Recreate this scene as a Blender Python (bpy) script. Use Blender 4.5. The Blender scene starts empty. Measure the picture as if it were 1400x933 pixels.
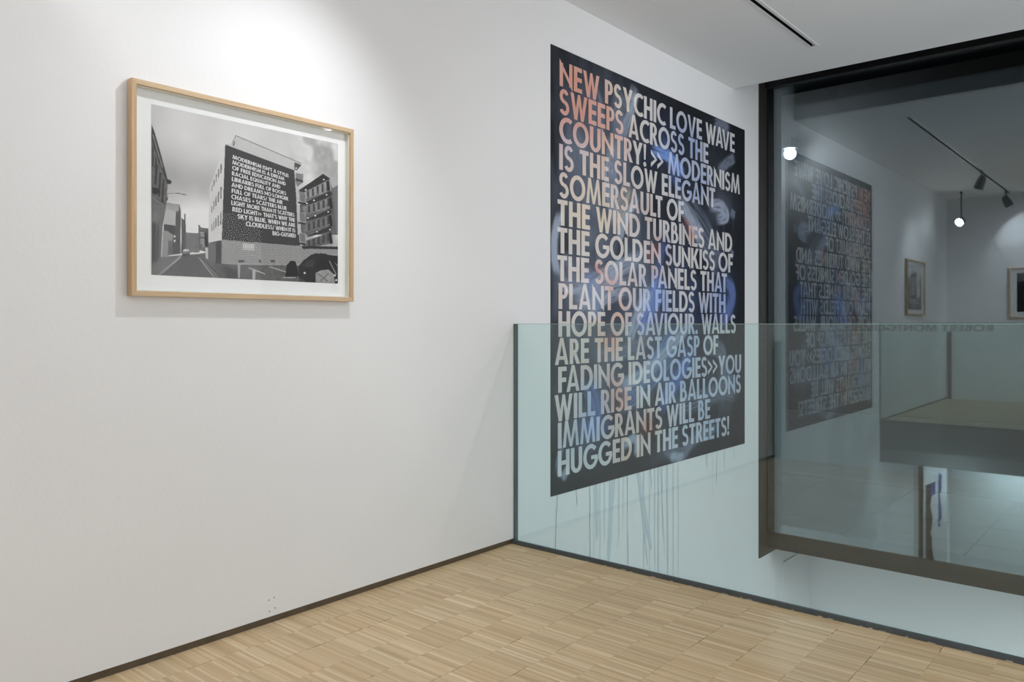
import bpy, bmesh, math, random
import numpy as np
from mathutils import Vector, Matrix

# ------------------------------------------------------------------ camera, world, exposure
SC = bpy.context.scene
COL = SC.collection
TH = math.radians(40.35)
F_PX, HY = 1074.7, 443.0
CAM = Vector((2.546, 0.0, 1.1))
cam_d = bpy.data.cameras.new('camera')
cam_d.sensor_width = 36.0
cam_d.lens = F_PX / 1400 * 36
cam_d.shift_y = (HY - 466.5) / 1400
cam_d.clip_start = 0.05
cam = bpy.data.objects.new('camera', cam_d)
COL.objects.link(cam)
cam.location = CAM
cam.rotation_euler = (math.pi / 2, 0, TH)
SC.camera = cam
SC.view_settings.view_transform = 'Standard'
SC.view_settings.look = 'None'
SC.view_settings.gamma = 1
SC.view_settings.exposure = 0.06
SC.view_settings.use_curve_mapping = False

world = bpy.data.worlds.new('night')
SC.world = world
world.use_nodes = True
world.node_tree.nodes['Background'].inputs[0].default_value = (0.05, 0.07, 0.10, 1)
world.node_tree.nodes['Background'].inputs[1].default_value = 0.05


def area(name, loc, size, power, rot=(0, 0, 0), color=(1, 1, 1)):
    d = bpy.data.lights.new(name, 'AREA')
    d.shape = 'RECTANGLE'
    d.size, d.size_y = size
    d.energy = power
    d.color = color
    o = bpy.data.objects.new(name, d)
    COL.objects.link(o)
    o.location = loc
    o.rotation_euler = rot
    return o


# unseen area lights added as fill for the gallery, the void and lower level
area('fill_room_right', (6.0, 1.4, 1.75), (3.2, 1.9), 22, rot=(0, math.pi / 2, 0), color=(0.91, 0.96, 1.0))
area('fill_room_rear', (4.1, -4.0, 1.6), (3.4, 2.2), 45, rot=(math.pi / 2, 0, 0), color=(0.91, 0.96, 1.0))
area('fill_ceiling', (3.7, 1.5, 2.80), (1.4, 2.0), 24, color=(0.91, 0.96, 1.0))
area('fill_void', (6.0, 4.3, 1.3), (2.2, 2.0), 70, rot=(0, math.pi / 2, 0), color=(0.94, 0.98, 1.0))
area('fill_lower_level', (3.2, 5.2, -0.80), (1.2, 1.2), 85, color=(0.95, 0.99, 1.0))
area('fill_lower_wash', (0.75, 3.5, -0.47), (0.12, 0.12), 5, rot=(math.radians(-50), 0, 0), color=(0.92, 0.98, 1.0))
area('fill_lower_room', (1.6, 2.0, -0.55), (1.6, 0.6), 30, color=(0.95, 1.0, 1.0))

W_Y = 6.17          # inner window pane
CEIL = 2.858
CEIL_END = 5.55
BACK = -0.3
RNG = random.Random(7)


# ------------------------------------------------------------------ helpers
def lin(c):
    c = c / 255.0
    return c / 12.92 if c <= 0.04045 else ((c + 0.055) / 1.055) ** 2.4


def rgb(r, g, b):
    return (lin(r), lin(g), lin(b), 1.0)


def mat(name, color=(0.8, 0.8, 0.8, 1), rough=0.6, metal=0.0, spec=0.5, emis=None, es=0.0,
        noise=None, bump=None, attr=None, stretch=None, coord='Object'):
    m = bpy.data.materials.new(name)
    m.use_nodes = True
    nt = m.node_tree
    b = nt.nodes['Principled BSDF']
    b.inputs['Base Color'].default_value = color
    b.inputs['Roughness'].default_value = rough
    b.inputs['Metallic'].default_value = metal
    b.inputs['Specular IOR Level'].default_value = spec
    if emis:
        b.inputs['Emission Color'].default_value = emis
        b.inputs['Emission Strength'].default_value = es
    tc = nt.nodes.new('ShaderNodeTexCoord')
    mp = nt.nodes.new('ShaderNodeMapping')
    nt.links.new(tc.outputs[coord], mp.inputs[0])
    if stretch:
        mp.inputs['Scale'].default_value = stretch
    src = None
    if attr:
        a = nt.nodes.new('ShaderNodeAttribute')
        a.attribute_name = attr
        src = a.outputs['Color']
        nt.links.new(src, b.inputs['Base Color'])
    if noise:
        scale, amount, detail = noise
        n = nt.nodes.new('ShaderNodeTexNoise')
        n.inputs['Scale'].default_value = scale
        n.inputs['Detail'].default_value = detail
        nt.links.new(mp.outputs[0], n.inputs['Vector'])
        r = nt.nodes.new('ShaderNodeMapRange')
        r.inputs[1].default_value = 0.25
        r.inputs[2].default_value = 0.75
        r.inputs[3].default_value = 1 - amount
        r.inputs[4].default_value = 1 + amount
        nt.links.new(n.outputs['Fac'], r.inputs[0])
        vm = nt.nodes.new('ShaderNodeVectorMath')
        vm.operation = 'SCALE'
        if src:
            nt.links.new(src, vm.inputs[0])
        else:
            vm.inputs[0].default_value = color[:3]
        nt.links.new(r.outputs[0], vm.inputs['Scale'])
        nt.links.new(vm.outputs[0], b.inputs['Base Color'])
    if bump:
        scale, strength = bump
        n = nt.nodes.new('ShaderNodeTexNoise')
        n.inputs['Scale'].default_value = scale
        n.inputs['Detail'].default_value = 4
        nt.links.new(mp.outputs[0], n.inputs['Vector'])
        bp = nt.nodes.new('ShaderNodeBump')
        bp.inputs['Strength'].default_value = strength
        bp.inputs['Distance'].default_value = 0.01
        nt.links.new(n.outputs['Fac'], bp.inputs['Height'])
        nt.links.new(bp.outputs[0], b.inputs['Normal'])
    return m


def glass_mat(name, tint, base_refl, ior=1.5, rough=0.0, refl_tint=(1, 1, 1, 1), edge=0.8):
    """clear sheet: transmits straight through with a tint, mirrors by Fresnel plus a coating"""
    m = bpy.data.materials.new(name)
    m.use_nodes = True
    nt = m.node_tree
    nt.nodes.clear()
    out = nt.nodes.new('ShaderNodeOutputMaterial')
    mix = nt.nodes.new('ShaderNodeMixShader')
    tr = nt.nodes.new('ShaderNodeBsdfTransparent')
    tr.inputs[0].default_value = tint
    gl = nt.nodes.new('ShaderNodeBsdfGlossy')
    gl.inputs['Roughness'].default_value = rough
    gl.inputs['Color'].default_value = refl_tint
    fr = nt.nodes.new('ShaderNodeFresnel')
    fr.inputs[0].default_value = ior
    geo = nt.nodes.new('ShaderNodeNewGeometry')
    # same Fresnel from both sides of a face
    add = nt.nodes.new('ShaderNodeMath')
    add.operation = 'ADD'
    add.use_clamp = True
    add.inputs[1].default_value = base_refl
    lw = nt.nodes.new('ShaderNodeLayerWeight')
    lw.inputs['Blend'].default_value = 0.5
    pw = nt.nodes.new('ShaderNodeMath')
    pw.operation = 'POWER'
    pw.inputs[1].default_value = 4.0
    nt.links.new(lw.outputs['Facing'], pw.inputs[0])
    sc = nt.nodes.new('ShaderNodeMath')
    sc.operation = 'MULTIPLY_ADD'
    sc.inputs[1].default_value = edge
    sc.inputs[2].default_value = base_refl
    sc.use_clamp = True
    nt.links.new(pw.outputs[0], sc.inputs[0])
    nt.links.new(sc.outputs[0], mix.inputs[0])
    nt.links.new(tr.outputs[0], mix.inputs[1])
    nt.links.new(gl.outputs[0], mix.inputs[2])
    nt.links.new(mix.outputs[0], out.inputs[0])
    for n in (fr, geo, add):
        nt.nodes.remove(n)
    return m


def tag(o, label=None, cat=None, group=None, kind=None):
    if label: o['label'] = label
    if cat: o['category'] = cat
    if group: o['group'] = group
    if kind: o['kind'] = kind
    return o


def empty(name, loc, rot=(0, 0, 0)):
    o = bpy.data.objects.new(name, None)
    COL.objects.link(o)
    o.empty_display_size = 0.1
    o.location = loc
    o.rotation_euler = rot
    return o


def link_mesh(name, me, m, parent=None, loc=None):
    if m: me.materials.append(m)
    o = bpy.data.objects.new(name, me)
    COL.objects.link(o)
    if parent is not None:
        o.parent = parent
    if loc is not None:
        o.location = loc
    return o


def off(parent):
    return Vector(parent.location) if parent is not None else Vector((0, 0, 0))


def add_box(bm, lo, hi):
    v = [bm.verts.new((x, y, z)) for z in (lo[2], hi[2]) for y in (lo[1], hi[1]) for x in (lo[0], hi[0])]
    for f in ((0, 2, 3, 1), (4, 5, 7, 6), (0, 1, 5, 4), (2, 6, 7, 3), (0, 4, 6, 2), (1, 3, 7, 5)):
        bm.faces.new([v[i] for i in f])


def build(name, bm, m, parent=None, bevel=0.0, smooth=False):
    """world-space bmesh -> object; parent must be an unrotated empty or None"""
    if bevel:
        bmesh.ops.bevel(bm, geom=list(bm.edges), offset=bevel, segments=2, affect='EDGES', profile=0.6)
    bmesh.ops.recalc_face_normals(bm, faces=bm.faces)
    p = off(parent)
    if parent is not None:
        bmesh.ops.translate(bm, verts=bm.verts, vec=-p)
    me = bpy.data.meshes.new(name)
    bm.to_mesh(me)
    bm.free()
    if smooth:
        for f in me.polygons: f.use_smooth = True
    return link_mesh(name, me, m, parent)


def boxes(name, lst, m, parent=None, bevel=0.0):
    bm = bmesh.new()
    for lo, hi in lst:
        add_box(bm, lo, hi)
    return build(name, bm, m, parent, bevel)


def cyl(bm, p0, p1, r0, r1=None, n=24, cap0=True, cap1=True):
    r1 = r0 if r1 is None else r1
    p0, p1 = Vector(p0), Vector(p1)
    q = (p1 - p0).to_track_quat('Z', 'Y')
    a, b = [], []
    for i in range(n):
        t = 2 * math.pi * i / n
        d = Vector((math.cos(t), math.sin(t), 0))
        a.append(bm.verts.new(p0 + q @ (d * r0)))
        b.append(bm.verts.new(p1 + q @ (d * r1)))
    for i in range(n):
        j = (i + 1) % n
        bm.faces.new((a[i], a[j], b[j], b[i]))
    if cap0: bm.faces.new(a[::-1])
    if cap1: bm.faces.new(b)


def px_wall(x, y):
    """a point measured on the main wall (x = 0) -> (Y, Z) in metres"""
    k = (x - 700) / F_PX
    dx = -math.sin(TH) + math.cos(TH) * k
    dy = math.cos(TH) + math.sin(TH) * k
    t = -CAM.x / dx
    return dy * t, CAM.z + (HY - y) / F_PX * t


def hom(src, dst):
    A = []
    for (x, y), (u, v) in zip(src, dst):
        A += [[x, y, 1, 0, 0, 0, -u * x, -u * y, -u], [0, 0, 0, x, y, 1, -v * x, -v * y, -v]]
    H = np.linalg.svd(np.array(A, float))[2][-1].reshape(3, 3)
    return lambda x, y: (float((H[0] @ [x, y, 1]) / (H[2] @ [x, y, 1])), float((H[1] @ [x, y, 1]) / (H[2] @ [x, y, 1])))


# ------------------------------------------------------------------ materials
M = {}
M['wall'] = mat('wall_paint', rgb(232, 231, 233), 0.62, noise=(1.6, 0.012, 3), bump=(60, 0.06), spec=0.25)
M['ceil'] = mat('ceiling_paint', rgb(240, 240, 240), 0.7, noise=(1.2, 0.01, 2), spec=0.2)
M['slab'] = mat('slab_edge_concrete', rgb(120, 122, 122), 0.7, noise=(6, 0.06, 4))
M['gap'] = mat('shadow_gap_wood', rgb(92, 78, 60), 0.7, noise=(14, 0.2, 4))
M['jamb'] = mat('dark_bronze_metal', rgb(60, 57, 53), 0.42, 0.3, noise=(9, 0.08, 4))
M['black'] = mat('black_metal', rgb(28, 29, 30), 0.4, 0.2, noise=(20, 0.08, 2))
M['lamp_grey'] = mat('lamp_grey_metal', rgb(104, 106, 108), 0.4, 0.4, noise=(20, 0.05, 2))
M['white_metal'] = mat('white_enamel', rgb(232, 232, 230), 0.4, noise=(8, 0.01, 2))
M['channel'] = mat('slate_channel', rgb(84, 93, 97), 0.45, 0.3, noise=(30, 0.1, 3))
M['seal'] = mat('glass_edge_green', rgb(92, 106, 104), 0.3, noise=(8, 0.15, 3), stretch=(1, 1, 0.6))
M['paper'] = mat('mount_paper', rgb(238, 239, 240), 0.7, noise=(40, 0.006, 3))
M['stamp'] = mat('blind_stamp', rgb(222, 221, 223), 0.7, noise=(60, 0.02, 3))
M['bead'] = mat('sealant', rgb(186, 182, 172), 0.6, noise=(90, 0.2, 3))
M['liner'] = mat('frame_liner', rgb(226, 222, 208), 0.6, noise=(30, 0.02, 3))
M['oak_h'] = mat('oak_horizontal', rgb(200, 172, 138), 0.5, noise=(6, 0.16, 6), stretch=(60, 1.4, 60), bump=(20, 0.06))
M['oak_v'] = mat('oak_vertical', rgb(194, 163, 128), 0.5, noise=(6, 0.16, 6), stretch=(60, 60, 1.4), bump=(20, 0.06))
M['parquet'] = mat('parquet_oak', rough=0.42, attr='tone', noise=(5, 0.07, 6), stretch=(3, 90, 3), bump=(8, 0.03), spec=0.4)
M['joint'] = mat('parquet_joint', rgb(150, 120, 88), 0.7, noise=(30, 0.1, 3))
M['print'] = mat('photo_print', rough=0.5, attr='tone', noise=(600, 0.02, 2), spec=0.3)
M['ink_white'] = mat('print_white_ink', rgb(226, 226, 228), 0.5, noise=(90, 0.04, 2), spec=0.3)
M['painting'] = mat('painted_ground', rough=0.5, attr='tone', noise=(14, 0.06, 6), stretch=(1, 1, 0.6), spec=0.12)
M['lettering'] = mat('painted_lettering', rough=0.5, attr='tone', noise=(9, 0.05, 5), spec=0.35)
M['drip'] = mat('paint_drip', rgb(204, 212, 220), 0.6, noise=(25, 0.04, 3), stretch=(1, 8, 0.5))
M['drip_dark'] = mat('paint_drip_dark', rgb(132, 134, 142), 0.6, noise=(25, 0.1, 3))
M['asphalt'] = mat('asphalt', rgb(72, 73, 75), 0.75, noise=(40, 0.25, 6), bump=(80, 0.3))
M['paving'] = mat('paving_concrete', rgb(132, 124, 112), 0.75, noise=(5, 0.14, 6), bump=(50, 0.2))
M['kerb'] = mat('kerb_granite', rgb(96, 96, 94), 0.7, noise=(30, 0.2, 5))
M['brick'] = mat('dark_render', rgb(60, 58, 56), 0.85, noise=(3, 0.2, 6))
M['lit'] = mat('lit_window', rgb(40, 36, 30), 0.5, emis=rgb(255, 176, 90), es=0.35, noise=(3, 0.2, 2))
M['lens'] = mat('lamp_lens', rgb(250, 250, 250), 0.3, emis=(1, 0.98, 0.95, 1), es=60, noise=(3, 0.01, 1))
M['lens_dim'] = mat('lamp_lens_dim', rgb(250, 250, 250), 0.3, emis=(1, 0.98, 0.95, 1), es=8, noise=(3, 0.01, 1))
M['street_lens'] = mat('street_lens', rgb(250, 250, 250), 0.3, emis=(0.95, 0.98, 1, 1), es=30, noise=(3, 0.01, 1))
M['vinyl'] = glass_mat('window_vinyl', (0.74, 0.78, 0.80, 1), 0.03)
M['glass_rail'] = glass_mat('balustrade_glass', (0.89, 0.97, 0.96, 1), 0.045)
M['glass_rim'] = mat('balustrade_polished_edge', rgb(150, 178, 172), 0.2, noise=(20, 0.05, 2))
M['glass_pane'] = glass_mat('window_glass', (0.88, 0.92, 0.94, 1), 0.102, refl_tint=(0.90, 0.97, 1.0, 1))
M['glass_pane_b'] = glass_mat('window_glass_outer', (0.88, 0.92, 0.94, 1), 0.084, rough=0.012, refl_tint=(0.90, 0.97, 1.0, 1))
M['picture_glass'] = glass_mat('picture_glass', (0.99, 0.99, 0.99, 1), 0.003, edge=0.25)

# ------------------------------------------------------------------ room shell
X1, Y0 = 6.2, -4.2


def struct(name, lst, m, bevel=0.0):
    return tag(boxes(name, lst, m, bevel=bevel), kind='structure')


struct('wall_left', [((-0.2, BACK - 0.1, 0.024), (0, 3.02, 3.4)),
                     ((-0.2, 3.02, -3.4), (0, 6.30, 3.4)),
                     ((-0.2, 6.30, -3.4), (0, 7.2, -0.74)),
                     ((-0.2, BACK - 0.1, -3.4), (0, 3.02, -0.45))], M['wall'])
struct('baseboard_left', [((-0.2, BACK - 0.1, -0.02), (-0.006, 3.02, 0.0242))], M['gap'])
wl = bpy.data.objects['wall_left']
for i, (dy, dz) in enumerate(((0, 0), (0.022, 0.004), (0.002, -0.042), (0.026, -0.036))):
    bm = bmesh.new()
    cyl(bm, (-0.001, 1.62 + dy, 0.086 + dz), (0.0006, 1.62 + dy, 0.086 + dz), 0.0028, 0.0024, 10)
    build('screw_hole', bm, M['lamp_grey'], wl)

struct('wall_back', [((0, BACK - 0.12, 0), (1.95, BACK, 3.2)), ((1.83, Y0, 0), (1.95, BACK - 0.12, 3.2))], M['wall'])
struct('wall_rear', [((1.83, Y0 - 0.12, 0), (X1, Y0, 3.2))], M['wall'])
struct('wall_right', [((X1, Y0, -3.4), (X1 + 0.12, 6.5, 3.4))], M['wall'])
SL0, SL1, SLY = 0.766, 0.800, 5.026
struct('ceiling', [((0, Y0, CEIL), (SL0, CEIL_END, 3.0)), ((SL1, Y0, CEIL), (X1, CEIL_END, 3.0)),
                   ((SL0, SLY, CEIL), (SL1, CEIL_END, 3.0)), ((0, Y0, 3.0), (X1, CEIL_END, 3.1))], M['ceil'])
struct('trim_1', [((0, CEIL_END, 3.38), (X1, 6.45, 3.5)), ((0, CEIL_END - 0.02, 2.98), (X1, CEIL_END, 3.4))], M['black'])

# invented backing trays for the added fill lights, all out of view
for nm, lo, hi, par in (('fill_tray', (6.03, -0.25, 0.75), (6.20, 3.05, 2.75), 'wall_right'), ('fill_tray', (6.03, 3.15, 0.15), (6.20, 5.45, 2.45), 'wall_right'),
                        ('fill_tray', (2.35, -4.2, 0.45), (5.85, -4.03, 2.75), 'wall_rear'), ('fill_tray', (2.95, 0.45, 2.81), (4.45, 2.55, CEIL), 'ceiling')):
    boxes(nm, [(lo, hi)], M['white_metal'], bpy.data.objects[par])

# lower level
struct('floor_lower', [((0, -0.4, -3.5), (X1, 7.3, -3.4))], M['slab'])
struct('wall_lower_front', [((0, 7.15, -3.4), (X1, 7.3, -0.74))], M['wall'])
struct('wall_lower_back', [((0.0, 1.45, -3.4), (X1, 1.55, -0.45))], M['wall'])
acc = boxes('access_panel', [((0.0, 6.512, -3.3), (0.010, 7.08, -0.905))], M['wall'], bevel=0.002)
tag(acc, 'white flush panel with a thin joint low on the wall under the dark window sill', 'panel')

# floor slab with parquet
FY1 = 3.004
fl = struct('floor', [((-0.006, Y0, -0.45), (X1, FY1, -0.012))], M['slab'])
verts, faces, tones = [], [], []
rr = random.Random(3)
Y = FY1 - 0.001
# joint bed is a thin slab just under the strips
bed = boxes('joint_bed', [((-0.004, -0.6, -0.012), (X1 - 0.02, FY1 - 0.0005, -0.0035))], M['joint'], fl)
PAL = [(214, 188, 150), (206, 178, 139), (199, 169, 130), (220, 197, 162), (193, 162, 122), (210, 184, 146), (190, 160, 122), (226, 206, 174)]
PW = [5, 6, 5, 3.2, 3, 5, 1.1, 1.0]
LSTR = 0.163
ncol = int(5.4 / LSTR)
for c in range(-1, ncol):
    y = FY1 - 0.002
    k = 0
    shift = 0.0
    mood = 1.0
    while y > -0.55:
        if k % 7 == 0:
            shift = rr.uniform(-0.0018, 0.0018)
            mood = rr.uniform(0.93, 1.05)
        wdt = rr.choice((0.009, 0.011, 0.012, 0.014)) + rr.uniform(-0.001, 0.001)
        x0 = c * LSTR - 0.025 + shift + 0.0003 + rr.uniform(-0.0009, 0.0009)
        x1 = x0 + LSTR - 0.0006
        x0 = max(x0, -0.003)
        if x1 > x0:
            ya, yb = y - wdt + 0.0003, y
            zt = rr.uniform(-0.0004, 0.0002)
            b = len(verts)
            verts += [(x0, ya, zt), (x1, ya, zt), (x1, yb, zt), (x0, yb, zt), (x0, ya, -0.004), (x1, ya, -0.004), (x1, yb, -0.004), (x0, yb, -0.004)]
            faces += [(b, b + 1, b + 2, b + 3), (b, b + 4, b + 5, b + 1), (b + 1, b + 5, b + 6, b + 2), (b + 2, b + 6, b + 7, b + 3), (b + 3, b + 7, b + 4, b)]
            col = rr.choices(PAL, PW)[0]
            f = mood * rr.uniform(0.96, 1.04)
            t = [(lin(min(255, q + 4)) * 0.78 + m * 0.22) * f for q, m in zip(col, (lin(212), lin(187), lin(150)))] + [1.0]
            tones += [t] * 8
        y -= wdt
        k += 1
me = bpy.data.meshes.new('parquet_strips')
me.from_pydata(verts, [], faces)
ca = me.color_attributes.new('tone', 'FLOAT_COLOR', 'POINT')
ca.data.foreach_set('color', np.array(tones, dtype=np.float32).ravel())
ps = link_mesh('parquet_strips', me, M['parquet'], fl)
ps['kind'] = 'stuff'

# ------------------------------------------------------------------ window
win = empty('window_1', (0, W_Y, -0.6))
win['kind'] = 'structure'
boxes('jamb', [((0.0, 6.015, -0.76), (0.010, 6.46, 3.39))], M['jamb'], win, 0.001)
boxes('sill_beam', [((0.010, 6.185, -0.712), (X1, 6.45, -0.574))], M['jamb'], win, 0.002)
boxes('head_beam', [((0.010, 6.12, 2.99), (X1, 6.42, 3.39))], M['black'], win, 0.002)
boxes('frame_profile', [((0.010, 6.160, -0.574), (0.022, 6.182, 2.99))], M['black'], win)


def quad_pane(name, y, z0, z1, m, tilt):
    bm = bmesh.new()
    ys = (y, y + (z1 - z0) * math.tan(tilt))
    v = [bm.verts.new(p) for p in ((0.02, ys[0], z0), (X1, ys[0], z0), (X1, ys[1], z1), (0.02, ys[1], z1),
                                   (0.02, ys[0] + 0.006, z0), (X1, ys[0] + 0.006, z0), (X1, ys[1] + 0.006, z1), (0.02, ys[1] + 0.006, z1))]
    for f in ((0, 1, 2, 3), (5, 4, 7, 6), (0, 4, 5, 1), (3, 2, 6, 7), (0, 3, 7, 4), (1, 5, 6, 2)):
        bm.faces.new([v[i] for i in f])
    return build(name, bm, m, win)


quad_pane('pane', W_Y - 0.006, -0.574, 2.992, M['glass_pane'], -0.0022)
quad_pane('pane', W_Y + 0.022, -0.574, 2.992, M['glass_pane_b'], -0.0016)

# ------------------------------------------------------------------ lettering engine (cap height 1)


def para(b0, b1, t0, t1, zb=0.0, zt=1.0):
    return [(b0, zb), (b1, zb), (t1, zt), (t0, zt)]


def rect(x0, z0, x1, z1):
    return [(x0, z0), (x1, z0), (x1, z1), (x0, z1)]


def arc(cx, cz, rx, rz, a0, a1, w, n=None, wz=None):
    n = n or max(6, int(abs(a1 - a0) / 9))
    wz = w if wz is None else wz
    out = []
    for i in range(n):
        ta, tb = math.radians(a0 + (a1 - a0) * i / n), math.radians(a0 + (a1 - a0) * (i + 1) / n)
        q = []
        for t, s in ((ta, -1), (ta, 1), (tb, 1), (tb, -1)):
            q.append((cx + (rx + s * w / 2) * math.cos(t), cz + (rz + s * wz / 2) * math.sin(t)))
        out.append(q)
    return out


def mir(q, W):
    return [(W - x, z) for x, z in q][::-1]


S = 0.22
T = 0.175
G = {}
G['I'] = (S, [rect(0, 0, S, 1)])
G['L'] = (0.50, [rect(0, 0, S, 1), rect(S, 0, 0.50, T)])
G['E'] = (0.52, [rect(0, 0, S, 1), rect(S, 0, 0.52, T), rect(S, 0.42, 0.50, 0.42 + T), rect(S, 1 - T, 0.52, 1)])
G['F'] = (0.50, [rect(0, 0, S, 1), rect(S, 0.40, 0.48, 0.40 + T), rect(S, 1 - T, 0.50, 1)])
G['T'] = (0.58, [rect(0, 1 - T, 0.58, 1), rect(0.29 - S / 2, 0, 0.29 + S / 2, 1 - T)])
G['H'] = (0.70, [rect(0, 0, S, 1), rect(0.70 - S, 0, 0.70, 1), rect(S, 0.42, 0.70 - S, 0.42 + T)])
G['N'] = (0.78, [rect(0, 0, S * 0.92, 0.92), rect(0.78 - S * 0.92, 0.08, 0.78, 1), [(0.0, 1.06), (0.0, 0.84), (0.78, -0.06), (0.78, 0.18)]])
G['M'] = (0.98, [para(0, 0.18, 0.13, 0.27), para(0.80, 0.98, 0.71, 0.85), para(0.42, 0.56, 0.13, 0.30, 0, 1.04), para(0.42, 0.56, 0.68, 0.85, 0, 1.04)])
G['W'] = (1.06, [para(0.24, 0.42, 0, 0.20, -0.03), para(0.24, 0.42, 0.46, 0.60, -0.03), para(0.64, 0.82, 0.46, 0.60, -0.03), para(0.64, 0.82, 0.86, 1.06, -0.03)])
G['A'] = (0.80, [para(0, 0.205, 0.31, 0.46, 0, 1.04), para(0.595, 0.80, 0.34, 0.49, 0, 1.04), rect(0.14, 0.19, 0.66, 0.33)])
G['V'] = (0.78, [para(0.30, 0.45, 0, 0.205, -0.04), para(0.33, 0.48, 0.575, 0.78, -0.04)])
G['Y'] = (0.74, [para(0.27, 0.47, 0, 0.23, 0.38), para(0.27, 0.47, 0.51, 0.74, 0.38), rect(0.27, 0, 0.47, 0.38)])
G['K'] = (0.74, [rect(0, 0, S, 1), para(0.14, 0.34, 0.46, 0.71, 0.40), para(0.50, 0.76, 0.18, 0.42, 0, 0.62)])
G['O'] = (0.96, arc(0.48, 0.5, 0.385, 0.425, 0, 360, S * 0.95, 40, 0.175))
G['Q'] = (0.96, G['O'][1] + [para(0.70, 0.98, 0.46, 0.70, -0.02, 0.36)])
G['C'] = (0.72, arc(0.48, 0.5, 0.385, 0.425, 55, 305, S * 0.95, 28, 0.175))
G['G'] = (0.90, arc(0.48, 0.5, 0.385, 0.425, 42, 352, S * 0.95, 34, 0.175) + [rect(0.50, 0.38, 0.93, 0.54)])
G['S'] = (0.58, arc(0.285, 0.725, 0.185, 0.200, 25, 270, 0.18, 18, 0.165) + arc(0.285, 0.285, 0.205, 0.215, 90, -155, 0.18, 18, 0.165)
          + [rect(0.27, 0.44, 0.30, 0.60)])
G['D'] = (0.78, [rect(0, 0, S, 1), rect(S, 0, 0.30, T), rect(S, 1 - T, 0.30, 1)] + arc(0.30, 0.5, 0.38, 0.4175, -90, 90, S, 20, T))
G['P'] = (0.55, [rect(0, 0, S, 1), rect(S, 1 - 0.15, 0.28, 1), rect(S, 0.40, 0.28, 0.55)] + arc(0.28, 0.70, 0.175, 0.225, -90, 90, S * 0.95, 14, 0.15))
G['R'] = (0.62, G['P'][1] + [para(0.42, 0.65, 0.19, 0.40, 0, 0.46)])
G['B'] = (0.62, [rect(0, 0, S, 1), rect(S, 0.85, 0.27, 1), rect(S, 0.46, 0.30, 0.60), rect(S, 0, 0.32, 0.15)]
          + arc(0.27, 0.73, 0.15, 0.20, -90, 90, S * 0.9, 12, 0.14) + arc(0.32, 0.30, 0.20, 0.225, -90, 90, S * 0.95, 12, 0.15))
G['U'] = (0.70, [rect(0, 0.33, S, 1), rect(0.70 - S, 0.33, 0.70, 1)] + arc(0.35, 0.34, 0.35 - S / 2, 0.27, 180, 360, S, 20, 0.17))
G['!'] = (0.20, [para(0.045, 0.155, 0.0, 0.20, 0.30), ] + arc(0.10, 0.10, 0.055, 0.055, 0, 360, 0.11, 14))
G['.'] = (0.20, arc(0.10, 0.10, 0.055, 0.055, 0, 360, 0.11, 14))
G[','] = (0.20, [para(-0.03, 0.09, 0.04, 0.24, -0.14, 0.2)])
G["'"] = (0.16, [rect(0.0, 0.68, 0.15, 1)])
G['-'] = (0.32, [rect(0, 0.32, 0.32, 0.48)])
G['+'] = (0.56, [rect(0.21, 0.16, 0.35, 0.76), rect(0, 0.39, 0.56, 0.53)])
G['/'] = (0.42, [para(-0.02, 0.13, 0.30, 0.45, -0.1, 1.05)])
G['|'] = (0.12, [rect(0, -0.1, 0.12, 1)])
G['>'] = (0.50, [[(0, 0.86), (0, 0.66), (0.32, 0.46), (0.50, 0.46)], [(0, 0.06), (0, 0.26), (0.32, 0.46), (0.50, 0.46)]])
SP, GAPX = 0.30, 0.075
KERN = {'AV': -.16, 'VA': -.16, 'WA': -.1, 'AT': -.12, 'LT': -.12, 'TT': 0, 'AY': -.12, 'RY': -.06, 'PA': -.1, 'FA': -.08, 'LY': -.1, 'TH': 0, '>>': -.06, 'TR': 0}


def layout(text):
    """-> (total width, [(x, polygon list)])"""
    x, out, prev = 0.0, [], ''
    for ch in text:
        if ch == ' ':
            x += SP; prev = ''
            continue
        x += KERN.get(prev + ch, 0)
        w, polys = G[ch]
        out.append((x, polys))
        x += w + GAPX
        prev = ch
    return x - GAPX, out


def subdiv(q, step, sx, sz):
    """split a quad (unit space) into a grid whose cells are <= step metres"""
    def L(a, b): return math.hypot((a[0] - b[0]) * sx, (a[1] - b[1]) * sz)
    nu = max(1, math.ceil(max(L(q[0], q[1]), L(q[3], q[2])) / step))
    nv = max(1, math.ceil(max(L(q[0], q[3]), L(q[1], q[2])) / step))
    P = []
    for j in range(nv + 1):
        for i in range(nu + 1):
            u, v = i / nu, j / nv
            P.append(tuple((1 - u) * (1 - v) * q[0][k] + u * (1 - v) * q[1][k] + u * v * q[2][k] + (1 - u) * v * q[3][k] for k in (0, 1)))
    F = [(j * (nu + 1) + i, j * (nu + 1) + i + 1, (j + 1) * (nu + 1) + i + 1, (j + 1) * (nu + 1) + i) for j in range(nv) for i in range(nu)]
    return P, F


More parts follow.
